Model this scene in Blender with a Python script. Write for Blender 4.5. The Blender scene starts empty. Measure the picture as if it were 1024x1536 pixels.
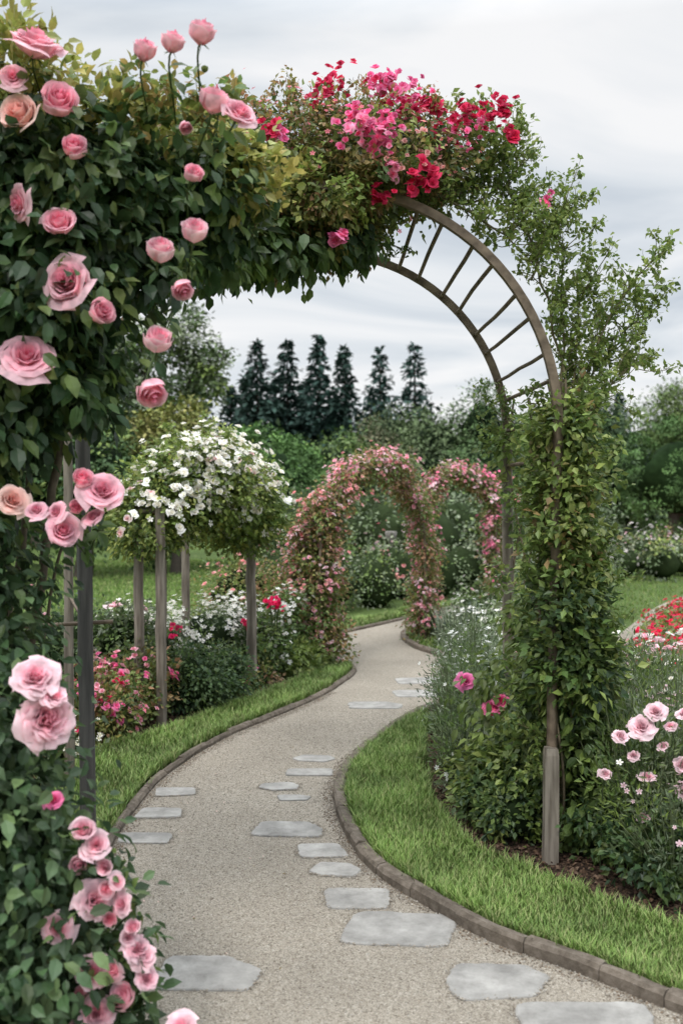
import bpy, math, random
import numpy as np
from mathutils import Vector
rng=np.random.default_rng(11); random.seed(5)
scene=bpy.context.scene
A=lambda *a: np.array(a,dtype=float)

# ------------------------------------------------------------------ materials
def newmat(name):
    m=bpy.data.materials.new(name); m.use_nodes=True
    nt=m.node_tree; nt.nodes.clear()
    out=nt.nodes.new('ShaderNodeOutputMaterial')
    return m,nt,out
def node(nt,t,**kw):
    n=nt.nodes.new(t)
    for k,v in kw.items(): setattr(n,k,v)
    return n
def leafy(name,rough=.5,trans=.3,tgain=1.6,spec=.4,noise=14.,gain=1.):
    m,nt,out=newmat(name); L=nt.links.new
    at=node(nt,'ShaderNodeAttribute',attribute_name='Col')
    tc=node(nt,'ShaderNodeTexCoord'); no=node(nt,'ShaderNodeTexNoise'); no.inputs['Scale'].default_value=noise
    L(tc.outputs['Object'],no.inputs['Vector'])
    mr=node(nt,'ShaderNodeMapRange'); mr.inputs['To Min'].default_value=.74*gain; mr.inputs['To Max'].default_value=1.26*gain
    mr.inputs['From Min'].default_value=.3; mr.inputs['From Max'].default_value=.7
    L(no.outputs['Fac'],mr.inputs['Value'])
    vm=node(nt,'ShaderNodeVectorMath',operation='SCALE'); L(at.outputs['Color'],vm.inputs[0]); L(mr.outputs[0],vm.inputs['Scale'])
    p=node(nt,'ShaderNodeBsdfPrincipled'); p.inputs['Roughness'].default_value=rough
    p.inputs['Specular IOR Level'].default_value=spec
    L(vm.outputs[0],p.inputs['Base Color'])
    if trans>0:
        tr=node(nt,'ShaderNodeBsdfTranslucent'); v2=node(nt,'ShaderNodeVectorMath',operation='SCALE'); v2.inputs['Scale'].default_value=tgain
        L(vm.outputs[0],v2.inputs[0]); L(v2.outputs[0],tr.inputs['Color'])
        mx=node(nt,'ShaderNodeMixShader'); mx.inputs[0].default_value=trans
        L(p.outputs[0],mx.inputs[1]); L(tr.outputs[0],mx.inputs[2]); L(mx.outputs[0],out.inputs[0])
    else: L(p.outputs[0],out.inputs[0])
    return m
def ground_mat(name,stops,scale,detail=8,bump=.4,bscale=None,rough=.95,vor=0,big=None,dist=.02,vmix=.5):
    m,nt,out=newmat(name); L=nt.links.new
    tc=node(nt,'ShaderNodeTexCoord')
    n1=node(nt,'ShaderNodeTexNoise'); n1.inputs['Scale'].default_value=scale; n1.inputs['Detail'].default_value=detail; n1.inputs['Roughness'].default_value=.7
    L(tc.outputs['Object'],n1.inputs['Vector'])
    src=n1.outputs['Fac']
    if vor:
        v=node(nt,'ShaderNodeTexVoronoi'); v.inputs['Scale'].default_value=vor; L(tc.outputs['Object'],v.inputs['Vector'])
        sx=node(nt,'ShaderNodeSeparateColor'); L(v.outputs['Color'],sx.inputs[0])
        mm=node(nt,'ShaderNodeMix'); mm.inputs[0].default_value=vmix; L(n1.outputs['Fac'],mm.inputs[2]); L(sx.outputs[0],mm.inputs[3]); src=mm.outputs[0]
    cr=node(nt,'ShaderNodeValToRGB'); e=cr.color_ramp.elements
    while len(e)<len(stops): e.new(.5)
    for i,(pos,c) in enumerate(stops): e[i].position=pos; e[i].color=(*c,1)
    L(src,cr.inputs[0]); col=cr.outputs[0]
    if big:
        n2=node(nt,'ShaderNodeTexNoise'); n2.inputs['Scale'].default_value=big[0]; n2.inputs['Detail'].default_value=4; L(tc.outputs['Object'],n2.inputs['Vector'])
        mr=node(nt,'ShaderNodeMapRange'); mr.inputs['From Min'].default_value=.3; mr.inputs['From Max'].default_value=.7
        mr.inputs['To Min'].default_value=big[1]; mr.inputs['To Max'].default_value=big[2]; L(n2.outputs['Fac'],mr.inputs['Value'])
        vm=node(nt,'ShaderNodeVectorMath',operation='SCALE'); L(col,vm.inputs[0]); L(mr.outputs[0],vm.inputs['Scale']); col=vm.outputs[0]
    p=node(nt,'ShaderNodeBsdfPrincipled'); p.inputs['Roughness'].default_value=rough; p.inputs['Specular IOR Level'].default_value=.25
    L(col,p.inputs['Base Color'])
    b=node(nt,'ShaderNodeBump'); b.inputs['Strength'].default_value=bump; b.inputs['Distance'].default_value=dist
    L(src,b.inputs['Height']); L(b.outputs[0],p.inputs['Normal']); L(p.outputs[0],out.inputs[0])
    return m
def wood_mat(name,c1,c2,sc=(30,30,3)):
    m,nt,out=newmat(name); L=nt.links.new
    tc=node(nt,'ShaderNodeTexCoord'); mp=node(nt,'ShaderNodeMapping'); mp.inputs['Scale'].default_value=sc
    L(tc.outputs['Object'],mp.inputs[0]); n1=node(nt,'ShaderNodeTexNoise'); n1.inputs['Scale'].default_value=1.5; n1.inputs['Detail'].default_value=8
    L(mp.outputs[0],n1.inputs[0]); cr=node(nt,'ShaderNodeValToRGB'); e=cr.color_ramp.elements
    e[0].position=.35; e[0].color=(*c1,1); e[1].position=.65; e[1].color=(*c2,1); L(n1.outputs[0],cr.inputs[0])
    p=node(nt,'ShaderNodeBsdfPrincipled'); p.inputs['Roughness'].default_value=.75; L(cr.outputs[0],p.inputs['Base Color'])
    b=node(nt,'ShaderNodeBump'); b.inputs['Strength'].default_value=.5; b.inputs['Distance'].default_value=.006; L(n1.outputs[0],b.inputs['Height']); L(b.outputs[0],p.inputs['Normal'])
    L(p.outputs[0],out.inputs[0]); return m
LEAF=leafy('leaf',.45,.3,gain=1.35); FARLEAF=leafy('leaf_far',.7,0,1.4,.2,1.3,gain=1.75)
PETAL=leafy('petal',.6,.35,1.1,.15,30.); STEM=leafy('stem',.7,0,1,.3,40.)
GRASS=leafy('grass_blade',.55,0,1.5,.3,3.,gain=1.5)
CORE=leafy('inner_foliage',.95,0,1,.05,6.,gain=1.3)
PEB=leafy('pebble',.85,0,1,.3,50.)
MATS=[LEAF,PETAL,STEM,FARLEAF,CORE]
GRAVEL=ground_mat('gravel',[(.22,(.14,.118,.092)),(.42,(.27,.236,.19)),(.6,(.34,.305,.25)),(.8,(.47,.435,.375))],60,10,.7,vor=260,big=(1.3,.84,1.1),dist=.008,vmix=.45)
SOIL=ground_mat('mulch_soil',[(.3,(.018,.011,.008)),(.5,(.05,.03,.02)),(.75,(.12,.075,.05))],60,8,.9,vor=120,dist=.02)
LAWN=ground_mat('lawn',[(.3,(.045,.075,.018)),(.55,(.085,.13,.032)),(.8,(.13,.175,.055))],25,8,.8,big=(.35,.75,1.2),dist=.03)
FIELD=ground_mat('tilled_field',[(.3,(.18,.115,.07)),(.7,(.32,.22,.15))],6,8,.5)
SLATE=ground_mat('flagstone',[(.3,(.22,.21,.195)),(.5,(.31,.30,.28)),(.75,(.41,.395,.37))],14,10,.6,rough=.85,big=(5,.7,1.2),dist=.008)
KERB=ground_mat('kerb_stone',[(.3,(.075,.06,.045)),(.5,(.145,.12,.095)),(.75,(.24,.205,.17))],22,10,.8,big=(4,.7,1.2),dist=.012)
POST=wood_mat('weathered_wood',(.11,.09,.07),(.26,.225,.185))
DPOST=wood_mat('dark_painted_post',(.04,.038,.036),(.09,.085,.08))
RUST=wood_mat('rusted_steel',(.085,.06,.04),(.20,.15,.105),(12,12,12))
STONE=ground_mat('urn_stone',[(.3,(.16,.15,.13)),(.7,(.28,.26,.24))],20,8,.3)

# ------------------------------------------------------------------ mesh builder
class MB:
    def __init__(s): s.v=[];s.f=[];s.m=[];s.c=[];s.s=[];s.n=0
    def add(s,v,f,mat,col,smooth=False):
        v=np.asarray(v,float).reshape(-1,3); f=np.asarray(f,int)
        if len(v)==0 or len(f)==0: return
        col=np.broadcast_to(np.asarray(col,float),(len(v),3))
        s.v.append(v); s.f.append(f+s.n); s.m.append(np.full(len(f),mat)); s.s.append(np.full(len(f),smooth)); s.c.append(col); s.n+=len(v)
    def build(s,name,mats=MATS,parent=None):
        me=bpy.data.meshes.new(name)
        V=np.concatenate(s.v); C=np.concatenate(s.c)
        loops=np.concatenate([f.ravel() for f in s.f]); tot=np.concatenate([np.full(len(f),f.shape[1]) for f in s.f])
        st=np.concatenate([[0],np.cumsum(tot)[:-1]])
        me.vertices.add(len(V)); me.loops.add(len(loops)); me.polygons.add(len(tot))
        me.vertices.foreach_set('co',V.ravel().astype(np.float32))
        me.loops.foreach_set('vertex_index',loops.astype(np.int32))
        me.polygons.foreach_set('loop_start',st.astype(np.int32))
        for m in mats: me.materials.append(m)
        me.polygons.foreach_set('material_index',np.concatenate(s.m).astype(np.int32))
        me.polygons.foreach_set('use_smooth',np.concatenate(s.s).astype(bool))
        at=me.attributes.new('Col','FLOAT_COLOR','POINT')
        c4=np.ones((len(V),4),np.float32); c4[:,:3]=np.clip(C,0,1); at.data.foreach_set('color',c4.ravel())
        me.update(calc_edges=True)
        o=bpy.data.objects.new(name,me); scene.collection.objects.link(o)
        if parent: o.parent=parent
        return o
def empty(name):
    o=bpy.data.objects.new(name,None); scene.collection.objects.link(o); return o
def nrm(a): return a/np.maximum(np.linalg.norm(a,axis=-1,keepdims=True),1e-9)
def rnd(n): return nrm(rng.normal(size=(n,3)))

T_LEAF=(A([0,0,0],[-.3,.42,.07],[0,1,-.08],[.3,.42,.07]),np.array([[0,3,2],[0,2,1]]),A(0,0,0,0))
T_BIG=(A([0,0,0],[-.25,.25,.07],[-.27,.6,.05],[0,1,-.14],[.27,.6,.05],[.25,.25,.07],[0,.3,0],[0,.65,-.03]),
       np.array([[0,6,1],[6,7,2],[6,2,1],[7,3,2],[0,5,6],[6,5,4],[6,4,7],[7,4,3]]),np.zeros(8))
T_THIN=(A([0,0,0],[-.06,.45,.02],[0,1,-.12],[.06,.45,.02]),np.array([[0,3,2],[0,2,1]]),A(0,0,0,0))
T_NEEDLE=(A([0,0,0],[-.13,.4,.03],[0,1,-.1],[.13,.4,.03]),np.array([[0,3,2],[0,2,1]]),A(0,0,0,0))
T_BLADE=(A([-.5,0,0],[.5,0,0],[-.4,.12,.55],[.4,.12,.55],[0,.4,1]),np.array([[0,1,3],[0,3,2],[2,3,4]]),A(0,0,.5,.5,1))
def rose_t(npet,seed,ruff=.02,openn=1.,nu=7,nv=7,h0=.52,r1=.30):
    r_=np.random.default_rng(seed); V=[];F=[];C=[]
    for i in range(npet):
        t=i/(npet-1); th=i*2.399+r_.uniform(-.35,.35); hw=1.5*(1-t)+.9*t; r=.03+r1*t**.8*r_.uniform(.92,1.08); h=(h0-.10*t)*r_.uniform(.9,1.08)
        b=len(V); ph=r_.uniform(0,6.28); op=openn*r_.uniform(.6,1.35); tw=r_.uniform(-.05,.05)
        for a in range(nv):
            v=a/(nv-1)
            for c in range(nu):
                u=-1+2*c/(nu-1)
                prof=math.sin(min(v*1.7,1)*math.pi/2)
                wv=hw*(.35+.65*math.sin(min(1,v*1.4)*math.pi/2))
                belly=.035*math.sin(v*math.pi)*t
                curl=max(0,v-.72)/.28
                rr=r*(.22+.78*prof)+belly+t*op*(.10*v**2+.13*curl**1.6)+ruff*math.sin(u*5+ph)*v+.012*u*math.copysign(1,math.sin(ph))
                z=h*v*(1-.18*abs(u)**2.5)-t**1.2*op*.10*curl**1.5-t*.04 + ruff*math.cos(u*6+ph)*v+tw*u*v*t
                an=th+u*wv
                V.append((rr*math.cos(an),rr*math.sin(an),z-.08)); C.append(min(1,max(0,.08+.6*t**.7+.25*v*t+.25*curl*t+r_.uniform(-.03,.03))))
        for a in range(nv-1):
            for c in range(nu-1):
                k=b+a*nu+c; F.append((k,k+1,k+nu+1,k+nu))
    return (np.array(V),np.array(F),np.array(C))
ROSES=[rose_t(20,1,.018,.8),rose_t(24,2,.02,1.1),rose_t(16,3,.014,.4,h0=.6,r1=.27),rose_t(22,8,.022,1.4,h0=.46)]
PEONY=[rose_t(36,4,.05,1.4,7,5,.46),rose_t(32,5,.06,1.3,7,5,.44)]
PUFF=[rose_t(9,6,.04,1.4,4,3,.42),rose_t(8,7,.05,1.6,4,3,.4)]
def daisy(n=5):
    V=[(0,0,0)];F=[];C=[0]
    for i in range(n):
        a=i*6.283/n; b=len(V)
        for rr,da,z in((.32,-.5,.05),(.5,-.22,.08),(.5,.22,.08),(.32,.5,.05)):
            V.append((rr*math.cos(a+da),rr*math.sin(a+da),z+.03*(i%2))); C.append(1)
        F+= [(0,b,b+1),(0,b+1,b+2),(0,b+2,b+3)]
    return (A(*V),np.array(F),np.array(C,float))
DAISY=daisy()
def place(mb,T,P,D,N,S,mat,cA,cB=None,axis='leaf',smooth=False):
    n=len(P)
    if n==0: return
    if axis=='leaf': Y=nrm(D); X=nrm(np.cross(Y,N)); Z=np.cross(X,Y)
    else: Z=nrm(N); X=nrm(np.cross(D,Z)); Y=np.cross(Z,X)
    S=np.broadcast_to(np.asarray(S,float),(n,))
    t=T[0]; V=P[:,None,:]+S[:,None,None]*(t[None,:,0,None]*X[:,None]+t[None,:,1,None]*Y[:,None]+t[None,:,2,None]*Z[:,None])
    F=(T[1][None]+np.arange(n)[:,None,None]*len(t)).reshape(-1,T[1].shape[1])
    cA=np.broadcast_to(np.asarray(cA,float),(n,3)); cB=cA if cB is None else np.broadcast_to(np.asarray(cB,float),(n,3))
    w=T[2][None,:,None]; C=cA[:,None]*(1-w)+cB[:,None]*w
    mb.add(V.reshape(-1,3),F,mat,C.reshape(-1,3),smooth)
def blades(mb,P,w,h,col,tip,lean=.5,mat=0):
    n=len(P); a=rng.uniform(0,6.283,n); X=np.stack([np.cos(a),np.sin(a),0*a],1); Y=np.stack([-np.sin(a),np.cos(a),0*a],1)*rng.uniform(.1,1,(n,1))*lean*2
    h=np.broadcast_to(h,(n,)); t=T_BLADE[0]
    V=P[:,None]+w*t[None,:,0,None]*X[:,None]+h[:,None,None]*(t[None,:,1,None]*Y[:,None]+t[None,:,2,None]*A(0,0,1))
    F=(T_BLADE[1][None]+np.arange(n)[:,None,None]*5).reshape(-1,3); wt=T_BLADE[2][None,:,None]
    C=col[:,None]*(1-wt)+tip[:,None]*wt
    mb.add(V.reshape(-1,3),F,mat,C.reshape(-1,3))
def tube(mb,pts,rad,mat=2,col=(.08,.06,.04),k=7,smooth=True,square=False):
    pts=np.asarray(pts,float); n=len(pts); rad=np.broadcast_to(np.asarray(rad,float),(n,))
    d=np.gradient(pts,axis=0); d=nrm(d); ref=A(0,1,0) if abs(d[:,1]).mean()<.7 else A(1,0,0)
    X=nrm(np.cross(d,ref)); Y=np.cross(d,X)
    a=np.arange(k)*2*math.pi/k+(math.pi/4 if square else 0)
    V=pts[:,None]+rad[:,None,None]*(np.cos(a)[None,:,None]*X[:,None]+np.sin(a)[None,:,None]*Y[:,None])
    F=[]
    for i in range(n-1):
        for j in range(k): F.append((i*k+j,i*k+(j+1)%k,(i+1)*k+(j+1)%k,(i+1)*k+j))
    mb.add(V.reshape(-1,3),F,mat,col,smooth)
    mb.add(V[-1],[list(range(k))],mat,col); mb.add(V[0],[list(range(k))[::-1]],mat,col)
def palmix(pal,n,t=None):
    pal=np.array(pal); i=rng.integers(0,len(pal),n); j=rng.integers(0,len(pal),n); w=rng.random((n,1))**1.5
    return pal[i]*(1-w)+pal[j]*w
def foliage(mb,blobs,n,size,pal,mat=0,T=T_LEAF,shell=.5,cr=.22,per=45,droop=.25,upn=.6,zmin=.01,bright=.25,keep=None):
    bl=np.array(blobs,float); w=(bl[:,3]*bl[:,4]*bl[:,5])**(2/3); w/=w.sum()
    nc=max(3,int(n/per)); bi=rng.choice(len(bl),nc,p=w); B=bl[bi]
    d=rnd(nc); rr=shell+(1-shell)*rng.random((nc,1))**.6
    Cn=B[:,:3]+d*rr*B[:,3:6]; ccol=palmix(pal,nc)*rng.uniform(1-bright,1+bright,(nc,1))
    ci=rng.integers(0,nc,n); rad=B[ci][:,3:6].mean(1,keepdims=True)*cr
    P=Cn[ci]+rng.normal(size=(n,3))*rad*A(1,1,.75)
    ok=P[:,2]>zmin
    if keep is not None: ok&=keep(P)
    P=P[ok]; ci=ci[ok]; n=len(P)
    out=nrm((P-B[ci][:,:3])/B[ci][:,3:6]); loc=nrm(P-Cn[ci])
    N=out*.45+A(0,0,1)*upn+rnd(n)*.55; D=rnd(n)*.8+out*.5+loc*.5-A(0,0,1)*droop
    col=ccol[ci]*rng.uniform(.8,1.2,(n,1))
    place(mb,T,P,D,N,size*rng.uniform(.65,1.3,n),mat,col)
    return P
def flowers_on(mb,blobs,n,size,Ts,cA,cB,lo=.95,hi=1.1,mask=None,mat=1,clus=1,cr=.05,upb=.5,vary=.15,zmin=.03):
    bl=np.array(blobs,float); w=(bl[:,3]*bl[:,4]*bl[:,5])**(2/3); w/=w.sum()
    nc=max(1,n//clus); bi=rng.choice(len(bl),nc,p=w); d=rnd(nc); d[:,2]=np.where(d[:,2]<-.3,-d[:,2],d[:,2])
    C=bl[bi,:3]+d*bl[bi,3:6]*rng.uniform(lo,hi,(nc,1)); ii=rng.integers(0,nc,n)
    P=C[ii]+rng.normal(size=(n,3))*cr*(clus>1); N=d[ii]+A(0,0,upb)+rnd(n)*.35
    ok=P[:,2]>zmin; 
    if mask is not None: ok&=mask(P)
    P=P[ok];N=N[ok]; flowers(mb,P,N,size,Ts,cA,cB,mat,vary)
def flowers(mb,P,N,size,Ts,cA,cB,mat=1,vary=.15,smooth=True):
    n=len(P); which=rng.integers(0,len(Ts),n); v=rng.uniform(1-vary,1+vary,(n,1)); cA=np.broadcast_to(np.asarray(cA,float),(n,3))*v; cB=np.broadcast_to(np.asarray(cB,float),(n,3))*v
    S=np.broadcast_to(size,(n,))*rng.uniform(.75,1.25,n)
    for k,T in enumerate(Ts):
        m=which==k; place(mb,T,P[m],rnd(int(m.sum())),N[m],S[m],mat,cA[m],cB[m],axis='flower',smooth=smooth and len(T[0])>30)
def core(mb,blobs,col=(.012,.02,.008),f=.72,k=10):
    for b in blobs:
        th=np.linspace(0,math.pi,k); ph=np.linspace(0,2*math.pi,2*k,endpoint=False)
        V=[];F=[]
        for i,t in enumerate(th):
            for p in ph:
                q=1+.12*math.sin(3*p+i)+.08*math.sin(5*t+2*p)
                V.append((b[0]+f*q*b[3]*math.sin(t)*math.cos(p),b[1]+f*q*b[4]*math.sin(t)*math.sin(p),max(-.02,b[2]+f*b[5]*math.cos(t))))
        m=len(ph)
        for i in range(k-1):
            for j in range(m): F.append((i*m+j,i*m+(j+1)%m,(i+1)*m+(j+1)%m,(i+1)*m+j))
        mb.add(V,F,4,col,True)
def branch(mb,p,d,L,r,lev,out,sub=4,col=(.07,.055,.03),curl=.25,up=.12,spread=.9,keep=None):
    n=6; pts=[p]; q=p.copy(); dd=d.copy()
    for i in range(n-1):
        dd=nrm(dd+rng.normal(size=3)*curl+A(0,0,up)); q=q+dd*L/(n-1); pts.append(q)
    pts=np.array(pts)
    if keep is not None and not keep(pts).all(): return
    tube(mb,pts,np.linspace(r,r*.45,n),2,col,5)
    if lev==0: out.append(pts); return
    out.append(pts[3:])
    for i in range(sub):
        k=rng.integers(1,n); nd=nrm(nrm(pts[k]-pts[k-1])+rnd(1)[0]*spread); branch(mb,pts[k],nd,L*rng.uniform(.4,.65),r*.5,lev-1,out,sub,col,curl,up,spread,keep)
def leaves_on(mb,out,n,size,pal,off=.02,T=T_LEAF,mat=0,droop=.2,keep=None):
    P=[]
    lens=np.array([max(1e-4,np.linalg.norm(o[-1]-o[0])) for o in out]); idx=rng.choice(len(out),n,p=lens/lens.sum())
    for i in idx:
        o=out[i]; t=rng.random()**.8*(len(o)-1); k=min(int(t),len(o)-2); P.append(o[k]+(o[k+1]-o[k])*(t-k) if len(o)>1 else o[0])
    P=np.array(P)+rng.normal(size=(n,3))*off
    if keep is not None: P=P[keep(P)]; n=len(P)
    place(mb,T,P,rnd(n)+A(0,0,-droop),A(0,0,.8)+rnd(n)*.7,size*rng.uniform(.6,1.3,n),mat,palmix(pal,n)*rng.uniform(.75,1.25,(n,1)))

# ------------------------------------------------------------------ curves / sheets
def cr(pts,step=.06):
    p=np.array(pts,float); p=np.vstack([2*p[0]-p[1],p,2*p[-1]-p[-2]]); o=[]
    for i in range(1,len(p)-2):
        m=max(2,int(np.linalg.norm(p[i+1]-p[i])/step))
        for k in range(m):
            t=k/m; o.append(.5*((2*p[i])+(-p[i-1]+p[i+1])*t+(2*p[i-1]-5*p[i]+4*p[i+1]-p[i+2])*t*t+(-p[i-1]+3*p[i]-3*p[i+1]+p[i+2])*t**3))
    o.append(p[-2]); return np.array(o)
def offset(c,d):
    t=nrm(np.gradient(c,axis=0)); return c+d*np.stack([-t[:,1],t[:,0]],1)
def sheet(name,poly,z,mat):
    me=bpy.data.meshes.new(name); me.from_pydata([(x,y,z) for x,y in poly],[],[tuple(range(len(poly)))]); me.materials.append(mat)
    if me.polygons[0].normal.z<0: me.flip_normals()
    o=bpy.data.objects.new(name,me); scene.collection.objects.link(o); return o
def inpoly(P,poly):
    x,y=P[:,0],P[:,1]; c=np.zeros(len(P),bool); j=len(poly)-1
    for i in range(len(poly)):
        xi,yi=poly[i]; xj,yj=poly[j]
        if yi!=yj: c^=((yi>y)!=(yj>y))&(x<(xj-xi)*(y-yi)/(yj-yi)+xi)
        j=i
    return c
def scat(poly,n):
    poly=np.array(poly); lo=poly.min(0); hi=poly.max(0); out=[]
    tot=0
    while tot<n:
        P=rng.uniform(lo,hi,(n*3,2)); P=P[inpoly(P,poly)]; out.append(P); tot+=len(P)
    return np.concatenate(out)[:n]

L=cr([(-.72,1.0),(-.83,3.0),(-1.03,4.29),(-1.06,4.71),(-1.05,5.22),(-1.0,5.71),(-.787,6.49),(-.527,7.06),(-.168,7.87),(.076,8.73),(.097,9.13),(-.045,9.6),(-.28,10.3),(-.16,11.06),(.384,12),(.92,12.9),(1.6,14),(3,15.5)])
R=cr([(2.4,1.0),(1.9,2.2),(1.5,2.65),(1.05,3.08),(.919,3.22),(.762,3.38),(.544,3.58),(.333,3.90),(.163,4.21),(.055,4.62),(-.007,5.11),(.011,5.58),(.135,6.15),(.402,6.86),(.625,7.32),(.95,7.8),(1.2,8.4),(1.22,8.8),(1.144,9.13),(.966,9.8),(.751,10.4),(.692,11.2),(.95,12.0),(1.5,12.7),(3,13.8)])
sheet('ground',[(-400,-60),(400,-60),(400,600),(-400,600)],0,LAWN)
sheet('gravel_path',np.vstack([L,R[::-1]]),.008,GRAVEL)
Lo=cr([(-1.9,2.2),(-1.6,3.6),(-1.5,4.4),(-1.48,5.2),(-1.49,6.0),(-1.22,6.49),(-.98,6.96),(-.63,7.74),(-.40,8.28),(-.2,8.8),(-.16,9.4),(-.3,9.9),(-.55,10.5)])
Ro=cr([(2.9,1.9),(2.3,2.75),(1.7,3.2),(1.22,3.58),(1.086,3.72),(.894,3.97),(.652,4.29),(.517,4.62),(.445,5.22),(.46,5.85),(.547,6.67),(.66,7.0)])
sheet('left_flower_bed_soil',np.vstack([Lo,A((-.7,11),(-.9,12.5),(-2.6,12.0),(-2.7,9),(-2.9,7),(-3.2,5),(-3.4,2.2))]),.004,SOIL)
sheet('right_flower_bed_soil',np.vstack([Ro,A((1.0,7.3),(1.5,8.4),(1.5,9.1),(1.25,9.9),(1.1,10.6),(1.1,11.2),(1.4,11.8),(2.0,12.2),(2.4,10.5),(2.3,8.2),(3.2,6.6),(3.8,4.5),(3.8,1.9))]),.004,SOIL)
Lin=offset(L,.035); Rin=offset(R,-.035)
mL=(np.arange(len(L))>0)&(L[:,1]>2.3)&(L[:,1]<10.2)
polyL=np.vstack([Lin[mL],Lo[::-1]])
mR=(R[:,1]>1.9)&(R[:,1]<7.1)
polyR=np.vstack([Rin[mR],Ro[::-1]])
mL2=(L[:,1]>10.25)&(L[:,1]<14); polyL2=np.vstack([Lin[mL2],offset(L,.38)[mL2][::-1]])
mR2=(R[:,1]>8.9)&(R[:,1]<12.6); polyR2=np.vstack([Rin[mR2],offset(R,-.3)[mR2][::-1]])
for nm,pl in(('grass_verge',polyL),('grass_verge',polyR),('grass_verge',polyL2),('grass_verge',polyR2)):
    sheet(nm,pl,.03,LAWN)
def gcol(n,k=1.):
    c=palmix([(.07,.12,.024),(.09,.15,.032),(.12,.175,.045),(.06,.10,.024),(.17,.18,.075)],n)*k; return c
def wob(P2): return .5+.25*np.sin(P2[:,0]*6.3+1.7*np.sin(P2[:,1]*3.1))+.25*np.sin(P2[:,1]*8.7+2.1*np.sin(P2[:,0]*4.7+1))
mb=MB()
for pl,n,h in((polyR,76000,.040),(polyL,44000,.038),(polyL2,6000,.055),(polyR2,6000,.055)):
    P2=scat(pl,n); P=np.column_stack([P2,np.full(n,.028)])
    patch=wob(P2)
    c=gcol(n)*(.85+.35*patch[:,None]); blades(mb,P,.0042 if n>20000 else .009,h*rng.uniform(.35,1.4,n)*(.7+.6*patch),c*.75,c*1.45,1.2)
mb.build('lawn_grass_blades',[GRASS])
mb=MB()
for cv,y0,y1 in((Ro,3,7),(Lo,5,9),(R,3.0,7.2),(L,4.5,9.4)):
    c=cv[(cv[:,1]>y0)&(cv[:,1]<y1)]; i=rng.integers(0,len(c),500); cen=c[i]+rng.normal(size=(500,2))*.014
    if cv is R: cen=cen+A(.055,.02)
    if cv is L: cen=cen+A(-.055,.02)
    n=7000; j=rng.integers(0,500,n); P=np.column_stack([cen[j]+rng.normal(size=(n,2))*.014,np.full(n,.02)])
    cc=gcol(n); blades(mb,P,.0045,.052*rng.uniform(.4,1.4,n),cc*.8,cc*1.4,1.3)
mb.build('grass_tufts',[GRASS])
pp=cr([(2.3,8.0),(2.48,9.2),(2.9,10.4),(3.58,12),(4.8,14.5),(7,18)])
mb=MB()
n=30000; P2=scat([(-7,9),(-1.3,12.5),(-1.3,24),(-9,24)],n); P=np.column_stack([P2,np.zeros(n)]); c=gcol(n,1.1); blades(mb,P,.02,.05*rng.uniform(.5,1.3,n),c,c*1.3,.5)
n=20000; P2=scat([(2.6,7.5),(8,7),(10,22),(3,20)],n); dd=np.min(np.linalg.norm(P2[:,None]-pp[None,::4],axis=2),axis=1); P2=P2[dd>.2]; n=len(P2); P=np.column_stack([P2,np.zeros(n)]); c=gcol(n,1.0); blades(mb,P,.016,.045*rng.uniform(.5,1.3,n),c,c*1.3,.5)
mb.build('meadow_grass',[GRASS])

def kerb(name,curve,w,h,z0,seg):
    mb=MB(); s=np.concatenate([[0],np.cumsum(np.linalg.norm(np.diff(curve,axis=0),axis=1))]); tot=s[-1]; a=0
    while a<tot:
        b=min(a+seg*rng.uniform(.75,1.25),tot)
        if b-a<.03: break
        ss=np.linspace(a+.0015,b-.0015,5); cx=np.interp(ss,s,curve[:,0]); cy=np.interp(ss,s,curve[:,1]); c=np.column_stack([cx,cy])
        t=nrm(np.gradient(c,axis=0)); N=np.stack([-t[:,1],t[:,0]],1); hh=h+rng.uniform(-.004,.004); dx=rng.uniform(-.003,.003); tl=rng.uniform(-.004,.004)
        pr=[(-w,z0),(-w,hh-.014+tl),(-w+.012,hh+tl),(w-.012,hh-tl),(w,hh-.014-tl),(w,z0)]
        V=[(c[i,0]+N[i,0]*(u+dx+rng.normal()*.0015),c[i,1]+N[i,1]*(u+dx),z+rng.uniform(-.003,.002)) for i in range(5) for u,z in pr]
        F=[(i*6+j,i*6+j+1,(i+1)*6+j+1,(i+1)*6+j) for i in range(4) for j in range(5)]
        mb.add(V,F,0,(1,1,1)); mb.add(V[:6],[list(range(6))[::-1]],0,(1,1,1)); mb.add(V[-6:],[list(range(6))],0,(1,1,1)); a=b
    return mb.build(name,[KERB])
kerb('path_kerb',R[(R[:,1]>1.5)],.031,.058,-.02,.26)
kerb('path_kerb',L,.024,.04,-.02,.3)

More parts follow.
